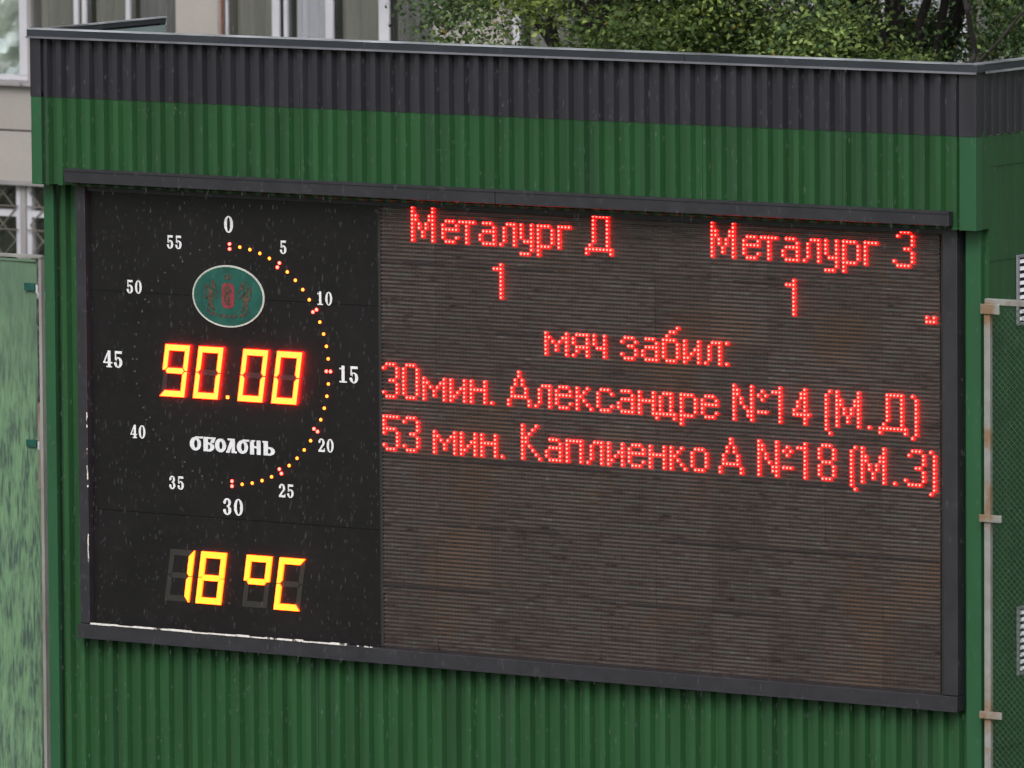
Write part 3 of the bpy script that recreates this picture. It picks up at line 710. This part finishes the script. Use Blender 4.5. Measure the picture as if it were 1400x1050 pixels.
# ---------------------------------------------------------------- printed grass banner on a fence frame, left
bn = thing('grass_banner', 'banner printed with green grass blades, stretched on a grey frame left of the building', 'banner', (-7.2, 2, G))
mb = MB(); nx, nz_ = 40, 40; bx0, bx1, bz0, bz1 = -9.2, -5.312, G + .1, .405
vs = []; r = random.Random(4)
for j_ in range(nz_ + 1):
    for i in range(nx + 1):
        u, v = i / nx, j_ / nz_
        vs.append((bx0 + (bx1 - bx0) * u + .004 * math.sin(v * 40), 2 + .006 * math.sin(u * 31 + v * 4) * math.sin(v * 17) + .004 * r.random(), bz0 + (bz1 - bz0) * v))
fs = [(j_ * (nx + 1) + i, j_ * (nx + 1) + i + 1, (j_ + 1) * (nx + 1) + i + 1, (j_ + 1) * (nx + 1) + i) for j_ in range(nz_) for i in range(nx)]
b = P('printed_sheet', mb.add(vs, fs), M['banner'], bn); so_ = b.modifiers.new('thick', 'SOLIDIFY'); so_.thickness = .002
bevel(P('top_rail', MB().box(-9.24, -5.257, 1.985, 2.02, .413, .436), M['post'], bn))
P('post', MB().box(-5.284, -5.260, 1.99, 2.03, G, .410), M['post'], bn)
P('post', MB().box(-9.24, -9.20, 1.99, 2.03, G, .410), M['post'], bn)
P('hem', MB().box(-9.2, -5.305, 1.987, 1.992, .388, .404), M['banner'], bn)
for zz in (.22, -.87):
    P('tie_clip', MB().box(-5.40, -5.312, 1.978, 1.986, zz - .03, zz + .02), M['emb_green'], bn, 'dark green strap at the edge of the banner')
    P('tie_clip', MB().box(-5.300, -5.284, 1.978, 1.986, zz - .045, zz + .01), M['pvc'], bn)

# ---------------------------------------------------------------- apartment building behind
FY = 19.8
ab = thing('apartment_building', 'pale panel building with white framed windows behind the green scoreboard building', 'building', (-12, FY, G))
def AP(n_, mb, mt, label=None, parent=ab): return P(n_, mb, mt, parent, label)
# wall panels (with joints), upper storey sill at z = .04, lintels of lower windows at z = -.915
WZ0, WZ1 = .060, 1.90
xs = [-29.6, -26.3, -23.0, -19.7, -16.74 - 0, -13.2, -9.9, -6.6, -3.3, 0, 3.3, 6.6, 9.9]
for a, b_ in zip(xs, xs[1:]):
    AP('wall_panel', MB().box(a, b_ - .018, FY + .12, FY + .40, -.400, .020), M['facade'])
    AP('wall_panel', MB().box(a, b_ - .018, FY + .12, FY + .40, -.886, -.418), M['facade'])
    for z0 in (1.90, 4.70, 7.5):
        AP('wall_panel', MB().box(a, b_ - .018, FY + .12, FY + .40, z0, z0 + 1.3), M['facade'])
AP('joint_backing', MB().box(-29.6, 9.9, FY + .16, FY + .38, -.90, .03), M['gap'])
AP('lintel', MB().box(-29.6, 9.9, FY + .105, FY + .42, -.925, -.887), M['sill'])
AP('base_wall', MB().box(-29.6, 9.9, FY + .12, FY + .4, G, -3.0), M['brick'])
AP('roof', MB().box(-29.8, 10.1, FY - .1, FY + 12, 8.8, 9.1), M['roof'])
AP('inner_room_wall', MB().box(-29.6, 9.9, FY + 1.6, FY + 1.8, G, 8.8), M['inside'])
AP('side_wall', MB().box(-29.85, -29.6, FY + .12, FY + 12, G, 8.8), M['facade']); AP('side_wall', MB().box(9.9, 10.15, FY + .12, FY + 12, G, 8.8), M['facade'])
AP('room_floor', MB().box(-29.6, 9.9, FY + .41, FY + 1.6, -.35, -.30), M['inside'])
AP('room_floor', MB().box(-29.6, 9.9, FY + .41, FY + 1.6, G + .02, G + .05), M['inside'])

def curtain(x0, x1, z0, z1, y, amp=.02, wl=.09, seed=1):
    r = random.Random(seed); n_ = max(8, int((x1 - x0) / .012)); vs = []; ph = r.random() * 6
    for z in (z0, (z0 + z1) / 2, z1):
        for i in range(n_ + 1):
            x = x0 + (x1 - x0) * i / n_
            vs.append((x, y + amp * math.sin(x / wl * 6.28 + ph + .6 * math.sin(x * 7)) + amp * .5 * math.sin(x / wl * 2.7 + z), z))
    mb = MB(); n1 = n_ + 1
    return mb.add(vs, [(k * n1 + i, k * n1 + i + 1, (k + 1) * n1 + i + 1, (k + 1) * n1 + i) for k in range(2) for i in range(n_)])
def window(x0, x1, z0, z1, mulls, panes, label=None, sill=True, frame_w=.055):
    """mulls: list of (xa, xb) upright members; panes: list of (xa, xb, material, curtain material or None)"""
    wdw = bpy.data.objects.new('window', None); wdw.empty_display_size = .1; link(wdw, ab, label)
    wdw.location = Vector(((x0 + x1) / 2, FY + .2, z0)) - ab.location
    base = Vector(((x0 + x1) / 2, FY + .2, z0))
    def W(n_, mb, mt, lb=None):
        o = obj(n_, mb, mt, wdw, lb); o.location = -base; return o
    f = MB(); f.box(x0, x1, FY + .20, FY + .27, z0, z0 + .05); f.box(x0, x1, FY + .20, FY + .27, z1 - .06, z1)
    W('frame', f, M['pvc'])
    for a, b_ in mulls: bevel(W('mullion', MB().box(a, b_, FY + .195, FY + .225, z0 + .05, z1 - .06), M['pvc']), .003)
    for a, b_, pm_, cm in panes:
        if pm_ == 'film':
            mb = MB(); n_ = 26; vs = []; r = random.Random(5)
            for j_ in range(n_ + 1):
                for i in range(n_ + 1):
                    u, v = i / n_, j_ / n_
                    q_ = (u * 1.1 - v * 1.6) * 2.2 + .25 * math.sin(v * 9 + u * 3); d = .05 * abs((q_ % 1) - .5) * 2 + .03 * abs(((u * 2.4 - v * 1.3) * 2.0 % 1) - .5) + .005 * r.random()
                    vs.append((a + (b_ - a) * u, FY + .215 + d, z0 + .05 + (z1 - z0 - .11) * v))
            W('plastic_film', mb.add(vs, [(j_ * (n_ + 1) + i, j_ * (n_ + 1) + i + 1, (j_ + 1) * (n_ + 1) + i + 1, (j_ + 1) * (n_ + 1) + i) for j_ in range(n_) for i in range(n_)]), M['film'], 'crumpled shiny plastic film over the pane')
            continue
        W('pane', MB().box(a, b_, FY + .232, FY + .240, z0 + .05, z1 - .06), M['glass'])
        if cm: W('curtain', curtain(a + .01, b_ - .005, z0 - .2, z1, FY + .34, seed=int(a * 100)), M[cm])
    if sill: W('window_sill', MB().box(x0 - .03, x1 + .03, FY + .05, FY + .30, z0 - .040, z0 - .004), M['sill'])
    return wdw
gm = bpy.data.materials.new('clear_glass'); gm.use_nodes = True; n = gm.node_tree; n.nodes.clear()
o_ = n.nodes.new('ShaderNodeOutputMaterial'); tr = n.nodes.new('ShaderNodeBsdfTransparent'); tr.inputs[0].default_value = (.86, .86, .86, 1)
gl = n.nodes.new('ShaderNodeBsdfGlossy'); gl.inputs['Roughness'].default_value = .04; gl.inputs[0].default_value = (.9, .9, .92, 1)
fz = n.nodes.new('ShaderNodeValue'); fz.outputs[0].default_value = .09; ms = n.nodes.new('ShaderNodeMixShader')
n.links.new(fz.outputs[0], ms.inputs[0]); n.links.new(tr.outputs[0], ms.inputs[1]); n.links.new(gl.outputs[0], ms.inputs[2]); n.links.new(ms.outputs[0], o_.inputs[0])
M['glass'] = gm
window(-21.6, -18.950, WZ0, WZ1, [(-21.6, -21.52), (-20.3, -20.22), (-19.048, -18.955)], [(-21.52, -20.3, 'g', 'curtain'), (-20.22, -19.05, 'film', None)], 'window covered with crumpled plastic film')
window(-18.905, -17.215, WZ0, WZ1, [(-18.405, -18.353), (-18.308, -18.259), (-17.799, -17.748)],
       [(-18.900, -18.405, 'g', 'curtain'), (-18.353, -18.308, 'g', 'curtain_dark'), (-18.259, -17.799, 'g', 'curtain'), (-17.748, -17.22, 'g', 'curtain_dark')])
window(-16.645, -14.25, WZ0, WZ1, [(-16.645, -16.625), (-16.118, -16.035), (-15.985, -15.944), (-15.514, -15.428), (-14.915, -14.800)],
       [(-16.625, -16.118, 'g', 'curtain'), (-16.035, -15.985, 'g', 'curtain_dark'), (-15.944, -15.514, 'g', 'curtain_blue'), (-15.428, -14.915, 'g', 'curtain'), (-14.80, -14.25, 'g', 'curtain_dark')])
AP('wall_pier', MB().box(-17.214, -16.735, FY + .19, FY + .40, .022, 1.898), M['facade']); AP('wall_pier', MB().box(-16.735, -16.665, FY + .19, FY + .40, .022, 1.898), M['facade_edge'])
AP('wall_pier', MB().box(-18.95, -18.905, FY + .19, FY + .40, .022, 1.898), M['sill'])
pp = MB(); pp.bar((-16.668, FY + .17, -3), (-16.668, FY + .17, 6), .011, 8); AP('downpipe', pp, M['pipe'])
for k, x in enumerate([-14.2, -11.0, -7.8, -4.6, -1.4, 1.8, 5.0, 8.0]):
    AP('wall_pier', MB().box(x - .05, x + .75, FY + .11, FY + .40, .022, 1.898), M['facade'])
    if x < 7: window(x + .75, x + 3.15, WZ0, WZ1, [(x + .76, x + .84), (x + 1.5, x + 1.58), (x + 2.3, x + 2.38), (x + 3.06, x + 3.14)],
           [(x + .84, x + 1.5, 'g', 'curtain'), (x + 1.58, x + 2.3, 'g', 'curtain_blue' if k % 2 else 'curtain_dark'), (x + 2.38, x + 3.06, 'g', 'curtain')])
for x in (-29, -25.2): window(x, x + 3.4, WZ0, WZ1, [(x, x + .08), (x + 1.6, x + 1.7), (x + 3.32, x + 3.4)], [(x + .08, x + 1.6, 'g', 'curtain'), (x + 1.7, x + 3.32, 'g', 'curtain')])
# lower windows behind diamond lattice grilles
for wi, (xa, xb) in enumerate(((-24.0, -21.6), (-21.4, -19.048), (-18.977, -16.6))):
    wdw = bpy.data.objects.new('window', None); wdw.empty_display_size = .1; link(wdw, ab, 'window behind a diamond lattice grille'); base = Vector(((xa + xb) / 2, FY + .2, -2.9)); wdw.location = base - ab.location
    def W(n_, mb, mt):
        o = obj(n_, mb, mt, wdw); o.location = -base; return o
    W('frame', MB().box(xa, xa + .055, FY + .19, FY + .26, -2.95, -.925).box(xb - .055, xb, FY + .19, FY + .26, -2.95, -.925).box(xa + .055, xb - .055, FY + .19, FY + .26, -1.232, -1.170).box(xa + .055, xb - .055, FY + .19, FY + .26, -2.0, -1.94), M['pvc'])
    W('pane', MB().box(xa + .05, xb - .05, FY + .232, FY + .24, -2.95, -.925), M['glass'])
    gr = MB(); s_ = .30
    for sg in (1, -1):
        c = xa - 2.2
        while c < xb + 2.2:
            a = (c, -2.95); b_ = (c + sg * 2.03, -.925)
            t0 = 0; t1 = 1
            x0_, x1_ = a[0], b_[0]
            lo_, hi = min(x0_, x1_), max(x0_, x1_)
            def tx(xq): return (xq - x0_) / (x1_ - x0_)
            ta, tb = sorted((tx(xa + .05), tx(xb - .05))); ta = max(0, ta); tb = min(1, tb)
            if tb > ta:
                p0 = (x0_ + (x1_ - x0_) * ta, FY + .175, -2.95 + 2.025 * ta); p1 = (x0_ + (x1_ - x0_) * tb, FY + .175, -2.95 + 2.025 * tb)
                gr.bar(p0, p1, .0065, 4)
            c += s_
    for zz in (-1.129, -1.352, -1.60, -1.85, -2.1, -2.5): gr.bar((xa + .02, FY + .165, zz), (xb - .02, FY + .165, zz), .008, 4)
    W('lattice_grille', gr, M['lattice'])
AP('wall_pier', MB().box(-19.044, -18.981, FY + .17, FY + .38, -2.99, -.926), M['sill']); AP('wall_pier', MB().box(-21.6, -21.4, FY + .14, FY + .38, -2.99, -.926), M['facade'])
AP('wall_pier', MB().box(-16.6, 9.9, FY + .12, FY + .39, -2.999, -.926), M['facade']); AP('wall_pier', MB().box(-29.6, -24, FY + .12, FY + .39, -2.999, -.926), M['facade'])

# ---------------------------------------------------------------- trees between the two buildings
def tree(name, label, base, crown_c, crown_r, n_clump, per, leaf, seed, limbs, tint=(1, 1, 1)):
    rng = np.random.default_rng(seed)
    t = thing(name, label, 'tree', base, 'leafy trees behind the scoreboard')
    B = Vector(base); tk = MB(); rr = random.Random(seed)
    def chain(p0, p1, r0, r1, segs=6, wob=.12):
        pts = [Vector(p0).lerp(Vector(p1), i / segs) + (Vector((rr.uniform(-wob, wob), rr.uniform(-wob, wob), 0)) if 0 < i < segs else Vector()) for i in range(segs + 1)]
        for i in range(segs):
            tk.bar(pts[i] - B, pts[i + 1] - B, r0 + (r1 - r0) * i / segs, 7, 0, r0 + (r1 - r0) * (i + 1) / segs)
        return pts
    top = Vector(crown_c) + Vector((0, 0, crown_r[2] * .3))
    tr_ = chain(base, top, .16, .05, 8, .06)
    for (a, b_, r0) in limbs: chain(a, b_, r0, r0 * .4)
    for k in range(16):
        s_ = tr_[rr.randrange(3, 8)]; d = Vector((rr.gauss(0, 1), rr.gauss(0, 1), rr.uniform(-.2, .8))).normalized()
        e = Vector(crown_c) + Vector((d.x * crown_r[0], d.y * crown_r[1], d.z * crown_r[2])) * .8
        chain(s_, e, .05, .012, 5, .1)
    obj('trunk', tk, M['bark'], t)
    # crown
    c = np.array(crown_c); R_ = np.array(crown_r)
    d = rng.normal(size=(n_clump, 3)); d /= np.linalg.norm(d, axis=1)[:, None]
    rad = rng.uniform(.35, 1.0, n_clump) ** .5
    cen = c + d * R_ * rad[:, None] * (1 + .10 * np.sin(d[:, :1] * 7 + seed) + .08 * np.sin(d[:, 2:3] * 9))
    N = n_clump * per
    csz = rng.uniform(.11, .30, n_clump)
    pos = np.repeat(cen, per, 0) + rng.normal(size=(N, 3)) * np.repeat(csz, per)[:, None] * np.array([1, 1, .62])
    ax = rng.normal(size=(N, 3)) * np.array([1, 1, .55]) + np.array([0, 0, -.45]) ; ax /= np.linalg.norm(ax, axis=1)[:, None]
    up = rng.normal(size=(N, 3)) * .7 + np.array([0, -.15, 1.0])
    sd_ = np.cross(ax, up); sd_ /= np.linalg.norm(sd_, axis=1)[:, None] + 1e-9
    L = leaf * rng.uniform(.6, 1.25, N)[:, None]; W_ = L * .27
    nm = np.cross(sd_, ax)
    v = np.stack([pos, pos + ax * L * .45 + sd_ * W_ + nm * L * .05, pos + ax * L, pos + ax * L * .45 - sd_ * W_ + nm * L * .05], 1) - np.array(base)
    me = bpy.data.meshes.new('crown'); me.vertices.add(4 * N); me.vertices.foreach_set('co', v.reshape(-1).astype(np.float32))
    me.loops.add(4 * N); me.loops.foreach_set('vertex_index', np.arange(4 * N, dtype=np.int32))
    me.polygons.add(N); me.polygons.foreach_set('loop_start', np.arange(0, 4 * N, 4, dtype=np.int32)); me.polygons.foreach_set('loop_total', np.full(N, 4, dtype=np.int32))
    me.update(calc_edges=True)
    pal = np.array([(.050, .078, .042), (.070, .112, .046), (.100, .155, .052), (.200, .260, .085), (.075, .100, .060)])
    ct = pal[rng.choice(5, n_clump, p=[.28, .26, .20, .16, .10])] * rng.uniform(.95, 1.45, (n_clump, 1))
    lt = np.repeat(ct, per, 0) * rng.uniform(.82, 1.2, (N, 1)) * np.array(tint)
    lt = lt * (1 + .30 * np.sin(pos[:, 0] * 4.1 + 1.7 * np.sin(pos[:, 2] * 3.3 + seed)) * np.cos(pos[:, 2] * 5.3 + pos[:, 1] * 2.1))[:, None]
    yl = rng.random(N) < .006; lt[yl] = (.36, .24, .05)
    a = me.attributes.new('tint', 'FLOAT_COLOR', 'FACE'); a.data.foreach_set('color', np.c_[np.clip(lt, 0, 1), np.ones(N)].reshape(-1).astype(np.float32))
    me.materials.append(M['leaf']); obj('crown', me, None, t)
tree('leafy_tree', 'yellow-green tree nearest the pale building, its crown edge reaching left over the parapet', (-4.9, 8.3, G), (-4.75, 8.3, 3.1), (1.75, 1.7, 2.4), 150, 760, .052, 11, [((-4.8, 8.3, .2), (-5.6, 8.0, 3.0), .06)], (1.15, 1.12, .95))
tree('leafy_tree', 'dark green tree behind the middle of the parapet, densest of the trees', (-2.6, 9.3, G), (-2.9, 9.4, 3.0), (1.9, 1.6, 2.5), 180, 760, .050, 23, [((-2.7, 9.3, .2), (-3.5, 9, 3.2), .06)], (.9, .95, .95))
tree('leafy_tree', 'tree at the right end of the parapet with bare dark limbs showing between its leaves', (-.9, 8.2, G), (.45, 8.6, 3.2), (1.55, 1.6, 2.3), 120, 600, .052, 37,
     [((-1.62, 7.9, .95), (-1.12, 7.9, 2.9), .026), ((-1.65, 7.6, .9), (-.55, 7.8, 2.1), .022), ((-.9, 8.2, .1), (-1.64, 7.8, 1.0), .05)])

# ---------------------------------------------------------------- falling rain in front of the wall
rng = np.random.default_rng(2); N = 11000
P_ = np.c_[rng.uniform(-4.2, 6.5, N), rng.uniform(-9, -.35, N), rng.uniform(-3.2, 3.6, N)]
tmpl = []; n_ = 5
prof = [(0, 1.0), (.75, .45), (1.0, -.1), (.7, -.7), (0, -1.0)]
mb = MB(); V = []; Fc = []
for rr_, zz in prof[1:-1]:
    for i in range(n_): V.append((rr_ * math.cos(6.283 * i / n_), rr_ * math.sin(6.283 * i / n_), zz))
V += [(0, 0, 1), (0, 0, -1)]
for k in range(2):
    for i in range(n_): Fc.append((k * n_ + i, k * n_ + (i + 1) % n_, (k + 1) * n_ + (i + 1) % n_, (k + 1) * n_ + i))
Ft = [(i, (i + 1) % n_, 3 * n_) for i in range(n_)] + [((i + 1) % n_ + 2 * n_, i + 2 * n_, 3 * n_ + 1) for i in range(n_)]
Va = np.array(V); allv = []; allf = []
sz = rng.uniform(.0022, .0052, N); ln = rng.uniform(2.2, 6.0, N)
for i in range(N):
    q = Va * np.array([sz[i], sz[i], sz[i] * ln[i]]); q[:, 0] += q[:, 2] * .06
    allv.append(q + P_[i])
nv = len(V); allv = np.concatenate(allv)
allf = [tuple(i * nv + k for k in f_) for i in range(N) for f_ in Fc + Ft]
me = bpy.data.meshes.new('rain'); me.from_pydata(allv.tolist(), [], allf); me.materials.append(M['rain']); me.polygons.foreach_set('use_smooth', [True] * len(allf))
o = bpy.data.objects.new('rain', me); sc.collection.objects.link(o); o['kind'] = 'stuff'; o['label'] = 'rain drops falling in front of the scoreboard'; o['category'] = 'rain'
